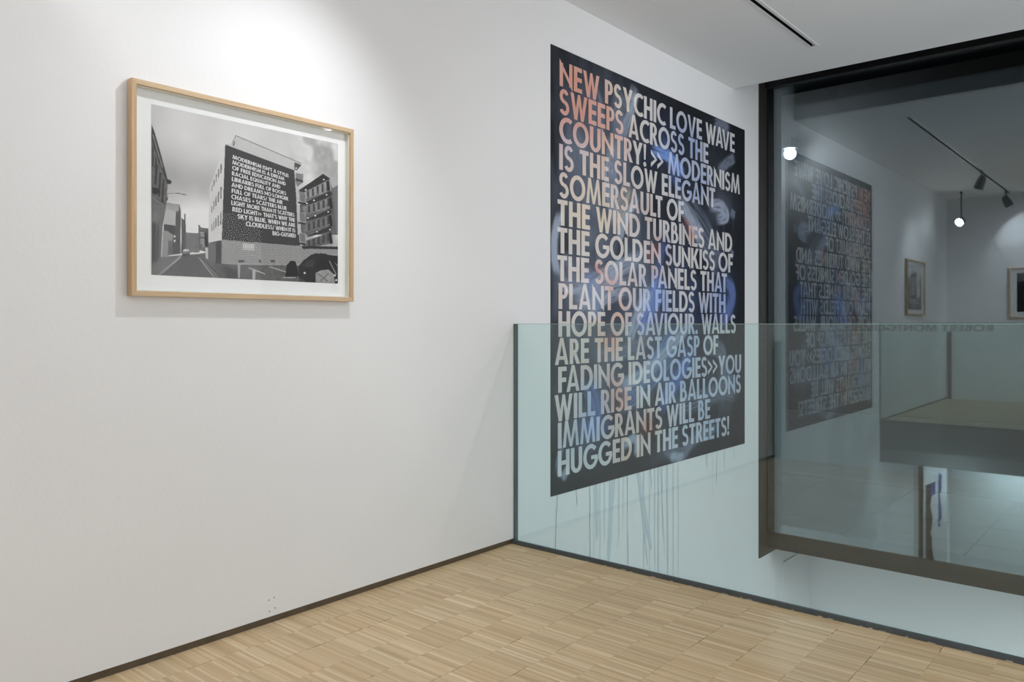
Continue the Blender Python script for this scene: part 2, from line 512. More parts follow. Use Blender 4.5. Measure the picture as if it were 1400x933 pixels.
def text_mesh(name, lines, mapper, m, parent, step=1e9, colour=None, eps=0.0001, base=0.0):
    """lines: (text, x0, x1, z0, height). mapper(x, z, lift) -> world xyz"""
    V, Fc = [], []
    for text, x0, x1, z0, h in lines:
        wid, items = layout(text)
        sx = (x1 - x0) / wid
        k = 0
        for gx, polys in items:
            for q in polys:
                k += 1
                P, F = subdiv(q, step, sx, h)
                b = len(V)
                for (x, z) in P:
                    V.append(mapper(x0 + (gx + x) * sx, z0 + z * h, base + eps * (k % 7)))
                Fc += [tuple(b + i for i in f) for f in F]
    p = off(parent)
    me = bpy.data.meshes.new(name)
    me.from_pydata([tuple(Vector(v) - p) for v in V], [], Fc)
    if colour is not None:
        ca = me.color_attributes.new('tone', 'FLOAT_COLOR', 'POINT')
        arr = np.ones((len(V), 4), np.float32)
        arr[:, :3] = colour(np.array([v[1] for v in V]), np.array([v[2] for v in V]))
        ca.data.foreach_set('color', arr.ravel())
    return link_mesh(name, me, m, parent)


# ------------------------------------------------------------------ large text painting
PY0, PY1, PZ0, PZ1 = 3.312, 5.748, 0.182, 2.586
ptg = empty('text_painting', (0, (PY0 + PY1) / 2, PZ0))
tag(ptg, 'tall black wall painting with fifteen rows of pale capitals and swirling blue smears', 'painting')


def mix(c0, c1, a):
    return c0 * (1 - a[..., None]) + np.asarray(c1)[None, :] * a[..., None] if c0.ndim == 2 else c0 * (1 - a[..., None]) + np.asarray(c1) * a[..., None]


NU, NV = 300, 400
rs = np.random.RandomState(11)


def smooth_noise(nu, nv, cells_u, cells_v, seed):
    r = np.random.RandomState(seed)
    g = r.rand(cells_v + 3, cells_u + 3)
    yy = np.linspace(0, cells_v, nv); xx = np.linspace(0, cells_u, nu)
    yi = yy.astype(int); xi = xx.astype(int)
    fy = (yy - yi)[:, None]; fx = (xx - xi)[None, :]
    fy = fy * fy * (3 - 2 * fy); fx = fx * fx * (3 - 2 * fx)
    a = g[np.ix_(yi, xi)]; b = g[np.ix_(yi, xi + 1)]; c = g[np.ix_(yi + 1, xi)]; d = g[np.ix_(yi + 1, xi + 1)]
    return (a * (1 - fx) + b * fx) * (1 - fy) + (c * (1 - fx) + d * fx) * fy


ground = np.zeros((NV, NU, 3))
ground[:] = [lin(30), lin(31), lin(36)]
ALPHA = np.zeros((NV, NU))


def uv_of(x, y):
    Yw, Zw = px_wall(x, y)
    return (Yw - PY0) / (PY1 - PY0), (PZ1 - Zw) / (PZ1 - PZ0)


def brush(pts, width, colour, alpha, seed, bristles=44, fade=True):
    """bristly stroke through points measured on the painting; width in metres"""
    global ground
    r = np.random.RandomState(seed)
    P = np.array([uv_of(*p) for p in pts]) * [PY1 - PY0, PZ1 - PZ0]
    n = len(P)
    t = np.linspace(0, n - 1, 420)
    # Catmull-Rom
    Pp = np.vstack([2 * P[0] - P[1], P, 2 * P[-1] - P[-2]])
    i = np.minimum(t.astype(int), n - 2); f = (t - i)[:, None]
    p0, p1, p2, p3 = Pp[i], Pp[i + 1], Pp[i + 2], Pp[i + 3]
    C = 0.5 * (2 * p1 + (p2 - p0) * f + (2 * p0 - 5 * p1 + 4 * p2 - p3) * f ** 2 + (3 * p1 - p0 - 3 * p2 + p3) * f ** 3)
    d = np.gradient(C, axis=0)
    nn = np.stack([-d[:, 1], d[:, 0]], 1)
    nn /= np.linalg.norm(nn, axis=1, keepdims=True) + 1e-9
    acc = np.zeros((NV, NU))
    s = t / (n - 1)
    env = np.minimum(1, np.minimum(s, 1 - s) * 6) if fade else np.ones_like(s)
    nb = max(bristles, int(width / 0.004))
    for k in range(nb):
        lat = (k / (nb - 1) - 0.5) * width
        strength = max(0, r.normal(0.55, 0.45))
        wob = np.interp(t, np.linspace(0, n - 1, 6), r.normal(0, width * 0.03, 6))
        on = np.interp(t, np.linspace(0, n - 1, 9), np.clip(r.normal(0.8, 0.5, 9), 0, 1.4))
        Q = C + nn * (lat + wob)[:, None]
        u = Q[:, 0] / (PY1 - PY0) * (NU - 1); v = Q[:, 1] / (PZ1 - PZ0) * (NV - 1)
        ui = np.floor(u).astype(int); vi = np.floor(v).astype(int)
        ok = (ui >= 0) & (ui < NU - 1) & (vi >= 0) & (vi < NV - 1)
        fu = (u - ui)[ok]; fv = (v - vi)[ok]; ui = ui[ok]; vi = vi[ok]
        wgt = (env * on)[ok] * strength * (1 - (abs(lat) / width * 1.7) ** 3 if abs(lat) < width * .5 else .3)
        tmp = np.zeros((NV, NU)); cnt = np.zeros((NV, NU)) + 1e-6
        for du, dv, ww in ((0, 0, (1 - fu) * (1 - fv)), (1, 0, fu * (1 - fv)), (0, 1, (1 - fu) * fv), (1, 1, fu * fv)):
            np.maximum.at(tmp, (vi + dv, ui + du), ww * wgt)
        acc = np.maximum(acc, tmp)
    a = np.clip(acc * alpha * 1.7, 0, 0.95)
    # one soft pass
    a = (a + 0.5 * (np.roll(a, 1, 0) + np.roll(a, -1, 0) + np.roll(a, 1, 1) + np.roll(a, -1, 1))) / 3 * 1.25
    a = np.clip(a, 0, 0.95)
    col = np.array([lin(q) for q in colour])
    ground = ground * (1 - a[..., None]) + col * a[..., None]


def haze(x, y, ru, rv, colour, alpha, seed):
    global ground
    u0, v0 = uv_of(x, y)
    U, V = np.meshgrid(np.linspace(0, 1, NU), np.linspace(0, 1, NV))
    n1 = smooth_noise(NU, NV, 14, 9, seed) * 0.6 + smooth_noise(NU, NV, 60, 22, seed + 1) * 0.4
    dd = ((U - u0) * 2.436 / ru) ** 2 + ((V - v0) * 2.404 / rv) ** 2
    a = np.exp(-dd * 1.2) * alpha * np.clip(n1 * 2.2 - 0.45, 0, 1.4)
    col = np.array([lin(q) for q in colour])
    a = np.clip(a, 0, .9)
    ground = ground * (1 - a[..., None]) + col * a[..., None]


GREY, PALE, BLUE, RED = (112, 120, 138), (158, 168, 188), (88, 112, 168), (180, 92, 70)
for i, (x, y, ru, rv, c, a) in enumerate([
        (790, 200, .35, .55, GREY, .42), (830, 230, .30, .5, GREY, .40), (860, 300, .45, .6, GREY, .42), (800, 330, .35, .5, GREY, .42),
        (810, 400, .4, .35, PALE, .38), (870, 400, .45, .35, GREY, .45), (880, 470, .5, .5, GREY, .42), (900, 200, .3, .22, BLUE, .28),
        (960, 250, .5, .4, (74, 80, 94), .32), (985, 290, .22, .14, GREY, .45), (985, 175, .16, .10, GREY, .35), (840, 540, .5, .35, GREY, .36),
        (810, 590, .2, .14, BLUE, .45), (960, 540, .5, .35, (80, 92, 116), .38), (985, 410, .24, .3, BLUE, .35), (940, 400, .35, .4, (86, 104, 150), .36),
        (905, 500, .4, .35, (86, 108, 160), .36), (790, 560, .3, .3, GREY, .28), (990, 530, .3, .2, GREY, .34), (910, 615, .3, .14, GREY, .28)]):
    haze(x, y, ru, rv, c, a * (0.55 if c == BLUE else 1.15), 100 + i * 3)
STROKES = [
    ([(800, 110), (815, 150), (812, 210)], .16, GREY, .30), ([(850, 120), (842, 170), (850, 230)], .14, GREY, .42),
    ([(868, 118), (862, 150), (848, 190)], .10, PALE, .35), ([(780, 180), (800, 240), (812, 300)], .18, GREY, .34),
    ([(840, 190), (835, 250), (845, 310)], .14, PALE, .28), ([(905, 188), (912, 215), (922, 245), (930, 262)], .10, BLUE, .75),
    ([(890, 205), (915, 215), (935, 240)], .08, (120, 150, 215), .5), ([(935, 285), (955, 310), (975, 345), (985, 360)], .26, GREY, .55),
    ([(925, 272), (945, 300), (960, 330)], .12, PALE, .4), ([(968, 280), (985, 283), (992, 296), (978, 300)], .10, PALE, .42),
    ([(998, 290), (1004, 296)], .07, GREY, .45), ([(976, 172), (988, 170), (995, 182)], .10, GREY, .42),
    ([(980, 235), (994, 222), (1004, 215)], .08, GREY, .45), ([(764, 290), (757, 320), (756, 350), (762, 378)], .05, PALE, .38),
    ([(768, 286), (760, 320), (759, 352), (766, 380)], .03, PALE, .38), ([(770, 345), (780, 385), (800, 410)], .12, GREY, .42),
    ([(860, 250), (850, 285), (838, 310)], .12, (170, 165, 165), .30), ([(872, 268), (855, 300), (845, 330)], .06, PALE, .35),
    ([(760, 385), (790, 395), (815, 380), (850, 365)], .08, PALE, .35), ([(785, 420), (812, 400), (838, 372), (880, 350)], .10, PALE, .42),
    ([(800, 430), (830, 400), (860, 392)], .14, PALE, .35), ([(822, 430), (808, 390), (798, 370)], .12, (130, 145, 180), .4),
    ([(908, 325), (902, 355), (892, 392), (878, 440)], .08, BLUE, .75), ([(905, 380), (885, 425), (870, 460)], .16, (120, 145, 205), .55),
    ([(890, 395), (872, 430), (858, 470)], .10, PALE, .42), ([(935, 298), (943, 312)], .07, RED, .75), ([(900, 335), (886, 352), (884, 362)], .05, RED, .55),
    ([(812, 375), (822, 365), (830, 382), (818, 398)], .06, RED, .38), ([(822, 470), (838, 462), (844, 478), (830, 485)], .05, RED, .5),
    ([(810, 485), (860, 478), (890, 455)], .10, GREY, .42), ([(845, 545), (870, 530), (905, 490), (925, 455)], .20, (110, 130, 170), .48),
    ([(840, 530), (880, 510), (920, 470), (945, 440)], .08, PALE, .38), ([(788, 572), (812, 594), (835, 572)], .10, BLUE, .65),
    ([(800, 520), (815, 560), (806, 600)], .12, (96, 116, 165), .42), ([(835, 520), (850, 540), (842, 560)], .07, RED, .42),
    ([(870, 585), (890, 590), (905, 578)], .06, RED, .42), ([(990, 380), (1000, 400), (995, 425), (982, 445)], .12, (100, 118, 170), .5),
    ([(1002, 350), (998, 345)], .06, GREY, .4), ([(975, 440), (985, 420), (1000, 415)], .14, BLUE, .42),
    ([(960, 470), (985, 480), (990, 510), (1004, 530)], .14, GREY, .35), ([(920, 560), (950, 550), (990, 535), (1008, 540)], .14, GREY, .4),
    ([(905, 612), (930, 622), (950, 600), (985, 580)], .10, GREY, .42), ([(915, 625), (935, 625)], .06, PALE, .35),
    ([(850, 610), (868, 600), (870, 625)], .06, PALE, .35), ([(770, 600), (762, 640), (775, 655)], .04, GREY, .3),
    ([(945, 480), (925, 520), (900, 560)], .12, (90, 115, 175), .42), ([(775, 640), (772, 648), (768, 655)], .05, PALE, .25)]
for i, (pts, wdt, c, a) in enumerate(STROKES):
    brush(pts, wdt, c, min(.85, a * (0.45 if c == BLUE else 0.25 if c == RED else 1.9)), 500 + i)


def grid_plane(name, nu, nv, fn, colours, m, parent):
    U, V = np.meshgrid(np.linspace(0, 1, nu), np.linspace(0, 1, nv))
    P = fn(U.ravel(), V.ravel())
    p = off(parent)
    P = P - np.array(p)[None, :]
    idx = np.arange(nu * nv).reshape(nv, nu)
    q = np.stack([idx[1:, :-1].ravel(), idx[1:, 1:].ravel(), idx[:-1, 1:].ravel(), idx[:-1, :-1].ravel()], 1)
    me = bpy.data.meshes.new(name)
    me.vertices.add(len(P)); me.vertices.foreach_set('co', P.astype(np.float32).ravel())
    me.loops.add(q.size); me.loops.foreach_set('vertex_index', q.astype(np.int32).ravel())
    me.polygons.add(len(q)); me.polygons.foreach_set('loop_start', np.arange(0, q.size, 4, dtype=np.int32))
    me.polygons.foreach_set('loop_total', np.full(len(q), 4, np.int32))
    me.update(calc_edges=True)
    ca = me.color_attributes.new('tone', 'FLOAT_COLOR', 'POINT')
    arr = np.ones((nu * nv, 4), np.float32); arr[:, :3] = colours.reshape(-1, 3)
    ca.data.foreach_set('color', arr.ravel())
    return link_mesh(name, me, m, parent)


boxes('panel', [((0.0, PY0, PZ0), (0.0035, PY1, PZ1))], M['black'], ptg)
grid_plane('painted_ground', NU, NV,
           lambda u, v: np.stack([np.full_like(u, 0.004), PY0 + u * (PY1 - PY0), PZ1 - v * (PZ1 - PZ0)], 1), ground, M['painting'], ptg)

BLOBS = []
for x, y, r, c in [
        (772, 105, .28, (222, 158, 138)), (800, 125, .26, (226, 146, 120)), (812, 150, .24, (224, 140, 116)), (785, 165, .3, (224, 148, 126)),
        (812, 182, .26, (222, 142, 120)), (836, 172, .22, (226, 160, 136)), (822, 212, .2, (222, 164, 144)), (800, 235, .26, (222, 172, 152)),
        (832, 240, .18, (226, 170, 146)), (772, 205, .14, (206, 188, 200)), (800, 215, .12, (204, 184, 196)), (850, 140, .16, (226, 212, 186)),
        (836, 215, .14, (228, 196, 166)), (810, 255, .24, (228, 208, 182)), (845, 255, .2, (208, 192, 196)), (795, 290, .3, (226, 208, 188)),
        (850, 285, .2, (214, 186, 170)), (880, 290, .18, (204, 180, 176)), (815, 300, .2, (228, 208, 178)),
        (935, 190, .26, (150, 168, 214)), (950, 205, .16, (140, 164, 216)), (925, 235, .18, (150, 170, 216)), (948, 262, .2, (150, 172, 222)),
        (962, 245, .14, (158, 178, 220)), (905, 345, .14, (132, 158, 214)), (945, 318, .10, (200, 140, 126)), (895, 335, .1, (212, 160, 142)),
        (815, 372, .09, (214, 122, 100)), (838, 388, .10, (214, 134, 116)), (893, 372, .08, (206, 140, 124)), (893, 400, .2, (150, 174, 222)),
        (880, 430, .22, (168, 184, 222)), (905, 415, .16, (150, 172, 220)), (985, 408, .24, (142, 166, 222)), (960, 425, .14, (168, 180, 220)),
        (845, 425, .16, (222, 172, 150)), (860, 385, .14, (212, 190, 186)), (832, 470, .14, (222, 150, 124)), (815, 460, .12, (226, 180, 156)),
        (880, 470, .18, (200, 168, 166)), (905, 480, .2, (160, 180, 216)), (945, 470, .24, (162, 182, 218)), (925, 510, .26, (156, 176, 216)),
        (800, 510, .16, (214, 184, 178)), (838, 520, .14, (210, 172, 172)), (835, 545, .16, (220, 160, 136)), (850, 548, .14, (218, 150, 128)),
        (806, 545, .16, (168, 190, 220)), (800, 590, .26, (130, 160, 214)), (850, 590, .2, (214, 186, 178)), (885, 580, .12, (216, 146, 120)),
        (960, 545, .3, (166, 186, 220)), (1000, 515, .24, (156, 176, 212)), (860, 630, .18, (220, 184, 164)), (930, 600, .24, (184, 198, 222)),
        (975, 595, .24, (156, 178, 216)), (900, 355, .14, (220, 190, 190)), (775, 395, .2, (226, 206, 194)), (775, 470, .2, (220, 196, 184)),
        (770, 560, .2, (220, 206, 200)), (1000, 215, .3, (200, 206, 220)), (800, 640, .25, (210, 214, 216))]:
    Yw, Zw = px_wall(x, y)
    m_ = sum(c) / 3
    BLOBS.append((Yw, Zw, r, np.array([lin(m_ + (q - m_) * 0.85 + 6) for q in c])))


def letter_colour(Yc, Zc):
    base = np.array([lin(222), lin(218), lin(217)])
    out = np.repeat(base[None, :], len(Yc), 0)
    for y, z, r, c in BLOBS:
        a = np.clip(np.exp(-(((Yc - y) / r) ** 2 + ((Zc - z) / (r * .8)) ** 2) * 1.3) * 0.9, 0, 0.8)
        out = out * (1 - a[:, None]) + c[None, :] * a[:, None]
    # let a little of the smears show through the letters
    u = np.clip(((Yc - PY0) / (PY1 - PY0) * (NU - 1)).astype(int), 0, NU - 1)
    v = np.clip(((PZ1 - Zc) / (PZ1 - PZ0) * (NV - 1)).astype(int), 0, NV - 1)
    g = ground[v, u]
    return out * 0.88 + g * 0.45


LINES = [("NEW PSYCHIC LOVE WAVE", 5.565), ("SWEEPS ACROSS THE", 5.135), ("COUNTRY! >> MODERNISM", 5.656), ("IS THE SLOW ELEGANT", 5.240),
         ("SOMERSAULT OF", 4.775), ("THE WIND TURBINES AND", 5.522), ("THE GOLDEN SUNKISS OF", 5.532), ("THE SOLAR PANELS THAT", 5.435),
         ("PLANT OUR FIELDS WITH", 5.410), ("HOPE OF SAVIOUR. WALLS", 5.585), ("ARE THE LAST GASP OF", 5.291), ("FADING IDEOLOGIES>>YOU", 5.680),
         ("WILL RISE IN AIR BALLOONS", 5.673), ("IMMIGRANTS WILL BE", 5.163), ("HUGGED IN THE STREETS!", 5.470)]
LL = []
for i, (t, y1) in enumerate(LINES):
    y0 = 3.386 - 0.0012 * i
    if i in (5, 6, 7): y0 -= 0.012
    if t[0] in 'AW': y0 -= 0.03
    LL.append((t, y0, y1, 2.3815 - 0.1502 * i, 0.139))
text_mesh('lettering', LL, lambda y, z, e: (0.0052 + e, y, z), M['lettering'], ptg, step=0.03, colour=letter_colour)

# paint drips that ran down the wall below the painting
bmL, bmD = bmesh.new(), bmesh.new()
dr = random.Random(5)


DX = 0.0008


def drip(bm, x, ytop, ybot, w, lean=0.0):
    (Ya, Za), (_, Zb) = px_wall(x, ytop), px_wall(x, ybot)
    n = 6
    global DX
    DX = DX + 0.00006 if DX < 0.0024 else 0.0008
    prev = None
    yy = Ya
    for i in range(n + 1):
        t = i / n
        z = Za + (Zb - Za) * t
        ww = w * (1 - 0.25 * t) * dr.uniform(0.8, 1.2) * (0.3 if i == n else 1)
        yc = Ya + lean * t + dr.uniform(-0.002, 0.002)
        a, b = bm.verts.new((DX, yc - ww / 2, z)), bm.verts.new((DX, yc + ww / 2, z))
        if prev:
            bm.faces.new((prev[0], a, b, prev[1]))
        prev = (a, b)


def edge_y(x): return 678 - (x - 752) * 0.264


for x, yb, w in [(762, 790, .004), (806, 800, .005), (889, 674, .004), (980, 663, .005), (787, 693, .005), (905, 736, .003), (967, 628, .004), (857, 780, .003)]:
    drip(bmD, x, edge_y(x) - (12 if x == 787 else 4), yb, w, dr.uniform(-.01, .02) - (0.04 if x == 762 else 0))
for x, yb, w, ln in [(815, 740, .03, .01), (838, 770, .045, -.05), (820, 790, .008, 0), (826, 740, .006, 0), (833, 700, .006, 0), (846, 745, .008, 0), (858, 790, .006, .0),
                     (872, 760, .05, .16), (872, 780, .02, .12), (880, 800, .008, 0), (895, 810, .008, 0), (900, 790, .02, 0), (912, 800, .02, .01),
                     (920, 815, .008, 0), (927, 820, .006, 0), (903, 760, .006, .05), (965, 640, .02, .02), (957, 632, .006, 0), (990, 640, .01, 0), (1003, 632, .012, 0),
                     (974, 690, .006, 0), (812, 800, .006, 0), (852, 720, .006, 0), (888, 790, .01, 0)]:
    drip(bmL, x, edge_y(x) - 3, min(yb, 742 + (x - 705) * .2345 + 5), w, ln)
d1 = build('paint_drips', bmL, M['drip'], ptg); d1['kind'] = 'stuff'
d2 = build('paint_drips', bmD, M['drip_dark'], ptg); d2['kind'] = 'stuff'; d2['label'] = 'thin dark grey paint drips'

# ------------------------------------------------------------------ monochrome print artwork (numpy raster)
PW_, PH_ = 520, 400
art = np.zeros((PH_, PW_))
to_uv = hom([(206, 144), (462, 195), (462, 388), (208, 376)], [(0, 0), (1, 0), (1, 1), (0, 1)])
GU, GV = np.meshgrid(np.linspace(0, 1, PW_), np.linspace(0, 1, PH_))


def poly(pts, val, fr=None, tex=0.0, seed=0, grad=None):
    """fill; points in a measuring frame fr = (x0, y0, scale)"""
    global art
    x0, y0, s = fr
    uv = [to_uv(x0 + a / s, y0 + b / s) for a, b in pts]
    us = [p[0] for p in uv]; vs = [p[1] for p in uv]
    inside = np.zeros_like(art, bool)
    n = len(uv)
    for i in range(n):
        (ua, va), (ub, vb) = uv[i], uv[(i + 1) % n]
        if va == vb: continue
        c = ((va > GV) != (vb > GV)) & (GU < (ub - ua) * (GV - va) / (vb - va) + ua)
        inside ^= c
    v = np.full_like(art, float(val))
    if grad is not None:
        t = np.clip((GV - min(vs)) / (max(vs) - min(vs) + 1e-6), 0, 1)
        v = val + (grad - val) * t
    if tex:
        v = v + (smooth_noise(PW_, PH_, 90, 70, seed) - .5) * tex + (np.random.RandomState(seed).rand(PH_, PW_) - .5) * tex * .4
    art = np.where(inside, v, art)


def line(p, q, wd, val, fr):
    (a, b), (c, d) = p, q
    L = math.hypot(c - a, d - b) + 1e-6
    nx, ny = -(d - b) / L * wd / 2, (c - a) / L * wd / 2
    poly([(a + nx, b + ny), (c + nx, d + ny), (c - nx, d - ny), (a - nx, b - ny)], val, fr)


C1 = (150, 90, 2.666); CS = (200, 220, 5.49); CR = (380, 190, 7.18); CB = (290, 310, 7.368); CT = (200, 140, 9.33); CM = (300, 180, 5.833)
# sky
nz = smooth_noise(PW_, PH_, 7, 5, 1) * .6 + smooth_noise(PW_, PH_, 20, 13, 2) * .4
art = 190 + 18 * np.sin(GU * 3.0 + .6) - 40 * np.exp(-((GV - .40 - .10 * GU) / .13) ** 2) * np.exp(-(GU / .5) ** 2)
art += 48 * np.exp(-(((GU - .26) / .20) ** 2 + ((GV - .68) / .15) ** 2))
art += (nz - .5) * 22
right = np.clip((GU - .68) / .14, 0, 1)
art = art * (1 - right) + right * (166 + 46 * np.clip((smooth_noise(PW_, PH_, 16, 11, 9) - .42) * 3, 0, 1) + (smooth_noise(PW_, PH_, 50, 34, 8) - .5) * 16)
art += 40 * np.exp(-(((GU - .82) / .08) ** 2 + ((GV - .30) / .08) ** 2))
art = np.clip(art, 120, 228)
# street ground
poly([(40, 730), (400, 700), (604, 760), (604, 933), (40, 933)], 92, CS, 14, 4)
poly([(120, 730), (270, 712), (130, 830), (50, 855), (50, 800)], 112, CS, 10, 5)
line((95, 860), (262, 718), 7, 165, CS); line((130, 845), (268, 720), 4, 150, CS)
line((395, 730), (510, 875), 7, 165, CS); line((420, 740), (535, 875), 5, 140, CS)
poly([(400, 700), (460, 690), (604, 800), (604, 875), (540, 875)], 100, CS, 10, 6)
line((430, 745), (560, 875), 8, 60, CS)
# far terraces
poly([(290, 540), (400, 548), (400, 690), (290, 690)], 118, CS, 18, 7)
for a in range(5):
    for b in range(3):
        poly([(305 + a * 18, 575 + b * 32), (313 + a * 18, 576 + b * 32), (313 + a * 18, 592 + b * 32), (305 + a * 18, 591 + b * 32)], 82, CS)
poly([(390, 485), (400, 485), (402, 502), (465, 512), (465, 690), (390, 670)], 92, CS, 16, 8)
for a, b in ((405, 540), (425, 540), (405, 590), (425, 590), (420, 622)):
    poly([(a, b), (a + 14, b), (a + 14, b + 30), (a, b + 30)], 200, CS)
    poly([(a + 3, b + 4), (a + 11, b + 4), (a + 11, b + 26), (a + 3, b + 26)], 80, CS)
poly([(435, 540), (465, 535), (465, 650), (435, 640)], 48, CS)
poly([(262, 430), (284, 450), (284, 400), (292, 400), (296, 530), (300, 680), (262, 700)], 84, CS, 16, 9)
# car in the street
poly([(270, 690), (285, 660), (315, 658), (328, 690), (328, 715), (270, 715)], 120, CS); poly([(280, 668), (318, 667), (322, 680), (277, 682)], 205, CS)
poly([(270, 700), (328, 700), (328, 718), (270, 718)], 58, CS)
# grey gabled building
poly([(148, 318), (248, 332), (258, 385), (258, 700), (140, 715), (135, 370)], 78, CS, 14, 10)
poly([(148, 318), (248, 332), (240, 388), (140, 370)], 156, CS, 8, 11)
poly([(140, 370), (222, 384), (218, 492), (132, 478)], 176, CS, 6, 12)
poly([(132, 478), (212, 492), (208, 560), (130, 540)], 62, CS, 8, 13)
poly([(128, 525), (160, 530), (200, 560), (200, 690), (160, 725), (118, 728)], 142, CS, 12, 14)
poly([(168, 600), (200, 606), (198, 700), (162, 715)], 100, CS, 16, 15)
for p in ((215, 572), (215, 606)): poly([(p[0] - 6, p[1] - 6), (p[0] + 6, p[1] - 6), (p[0] + 6, p[1] + 6), (p[0] - 6, p[1] + 6)], 225, CS)
# left stone building
poly([(35, -270), (60, -200), (100, -60), (144, 110), (158, 150), (155, 300), (125, 500), (112, 765), (30, 790)], 100, CS, 18, 16)
poly([(35, -270), (60, -205), (105, -50), (150, 115), (158, 150), (148, 160), (110, 60), (70, -70), (35, -170)], 66, CS, 34, 17)
line((45, -190), (120, 60), 7, 132, CS); line((40, -150), (100, 40), 5, 54, CS)
for pts in ([(44, -120), (56, -80), (52, 60), (42, 50)], [(66, -40), (78, 0), (74, 80), (62, 60)]):
    poly(pts, 66, CS, 8, 18)
for pts in ([(70, 30), (86, 40), (74, 190), (60, 180)], [(98, 90), (112, 100), (102, 280), (88, 270)], [(124, 140), (134, 150), (126, 320), (112, 312)],
            [(50, 470), (74, 468), (72, 760), (50, 772)], [(84, 480), (98, 478), (92, 745), (80, 750)]):
    poly(pts, 58, CS, 10, 18)
poly([(56, 380), (76, 390), (74, 465), (52, 460)], 122, CS); poly([(84, 400), (96, 408), (92, 480), (82, 476)], 118, CS)
poly([(48, 205), (90, 215), (98, 245), (70, 262), (46, 250)], 48, CS)
poly([(148, 145), (178, 150), (190, 165), (178, 182), (152, 180)], 58, CS)
line((45, 280), (145, 350), 6, 130, CS)
# street lamp
line((158, 308), (160, 250), 4, 70, CS); line((160, 252), (230, 248), 3.5, 80, CS); line((228, 248), (300, 262), 5, 70, CS)
# white flank of the billboard building
poly([(580, -124), (584, -118), (568, 596), (462, 618), (470, 200), (484, 170), (505, 108)], 206, CS, 4, 19)
for r, (ys, hh, st) in enumerate(((28, 80, 40), (202, 98, 36), (392, 104, 22))):
    for k in range(5):
        x = 556 - k * 20 + k * k * 0.8; s = 1 - k * .10
        y = ys + k * st
        poly([(x - 5 * s, y), (x + 5 * s, y - 6), (x + 3 * s, y + hh * s * .85), (x - 6 * s, y + hh * s * .9)], 108, CS)
poly([(462, 618), (566, 596), (566, 792), (515, 780), (460, 742)], 92, CS, 14, 20)
for k in range(5): line((470 + k * 11, 625), (468 + k * 11, 745 + k * 6), 3, 132, CS)
poly([(520, 606), (556, 600), (556, 790), (520, 778)], 62, CS)
poly([(440, 655), (462, 655), (462, 740), (446, 735)], 190, CS)
# parapet
poly([(95, 95), (122, 32), (645, 245), (600, 305), (38, 105)], 190, CM, 5, 21)
line((122, 32), (650, 250), 6, 110, CM); line((90, 100), (122, 32), 5, 110, CM)
poly([(96, 112), (112, 78), (118, 82), (108, 118)], 96, CM)
poly([(592, 240), (650, 262), (612, 306), (594, 300)], 74, CM)
# concrete-block base wall and car park
poly([(95, 130), (900, 195), (1275, 235), (1275, 400), (760, 395), (95, 385)], 156, CB, 6, 22)
for k in range(11):
    line((95, 150 + k * 21), (1275, 205 + k * 21 * .80), 3.5, 112, CB)
for r in range(11):
    for k in range(26):
        x = 105 + k * 46 + (r % 2) * 23
        yb = 150 + r * 21 + (x - 95) / 1180 * (55 - r * 4.2)
        if x < 1260: line((x, yb), (x, yb + 19), 3, 112, CB)
poly([(95, 375), (300, 385), (1275, 395), (1275, 575), (95, 520)], 98, CB, 22, 23)
poly([(0, 130), (95, 130), (95, 372), (0, 372)], 80, CB) if False else None
poly([(0, 385), (95, 375), (300, 470), (240, 530), (130, 525)], 90, CB, 12, 24)
poly([(95, 385), (230, 440), (300, 525), (160, 525), (95, 440)], 70, CB, 12, 25)
poly([(305, 172), (420, 182), (418, 242), (303, 232)], 196, CB)
for k in range(4): line((312, 186 + k * 13), (412, 194 + k * 13), 3, 140, CB)
for x, w in ((290, 34), (475, 12), (605, 24)): poly([(x - w, 335), (x + w, 338), (x + w * .8, 362), (x - w * .8, 360)], 84, CB, 16, 26)
line((365, 415), (530, 478), 8, 190, CB); line((575, 405), (740, 458), 8, 180, CB)
poly([(255, 378), (278, 378), (276, 522), (257, 520)], 162, CB); poly([(402, 440), (430, 442), (430, 532), (404, 530)], 178, CB)
# billboard face (text is laid over it)
poly([(38, 105), (592, 305), (638, 912), (15, 865)], 64, CM, 3, 27)
# balcony block
poly([(170, 330), (245, 340), (245, 420), (185, 470), (165, 420)], 128, CR); line((168, 395), (245, 415), 22, 66, CR); line((240, 340), (243, 420), 4, 190, CR)
poly([(180, 480), (205, 500), (440, 335), (510, 380), (540, 480), (575, 560), (590, 940), (210, 940)], 96, CR, 14, 28)
poly([(440, 330), (590, 390), (590, 440), (530, 475), (505, 380)], 172, CR)
poly([(536, 480), (590, 445), (590, 940), (575, 940)], 112, CR)
poly([(170, 475), (200, 495), (225, 940), (190, 940)], 186, CR, 6, 29)
poly([(200, 500), (440, 338), (512, 382), (250, 520)], 52, CR)
poly([(250, 522), (510, 392), (528, 500), (262, 590)], 146, CR, 16, 30)
for k in range(5): poly([(280 + k * 48, 512 - k * 24), (300 + k * 48, 502 - k * 24), (304 + k * 48, 570 - k * 18), (284 + k * 48, 578 - k * 18)], 72, CR)
poly([(474, 412), (500, 402), (512, 500), (486, 508)], 40, CR)
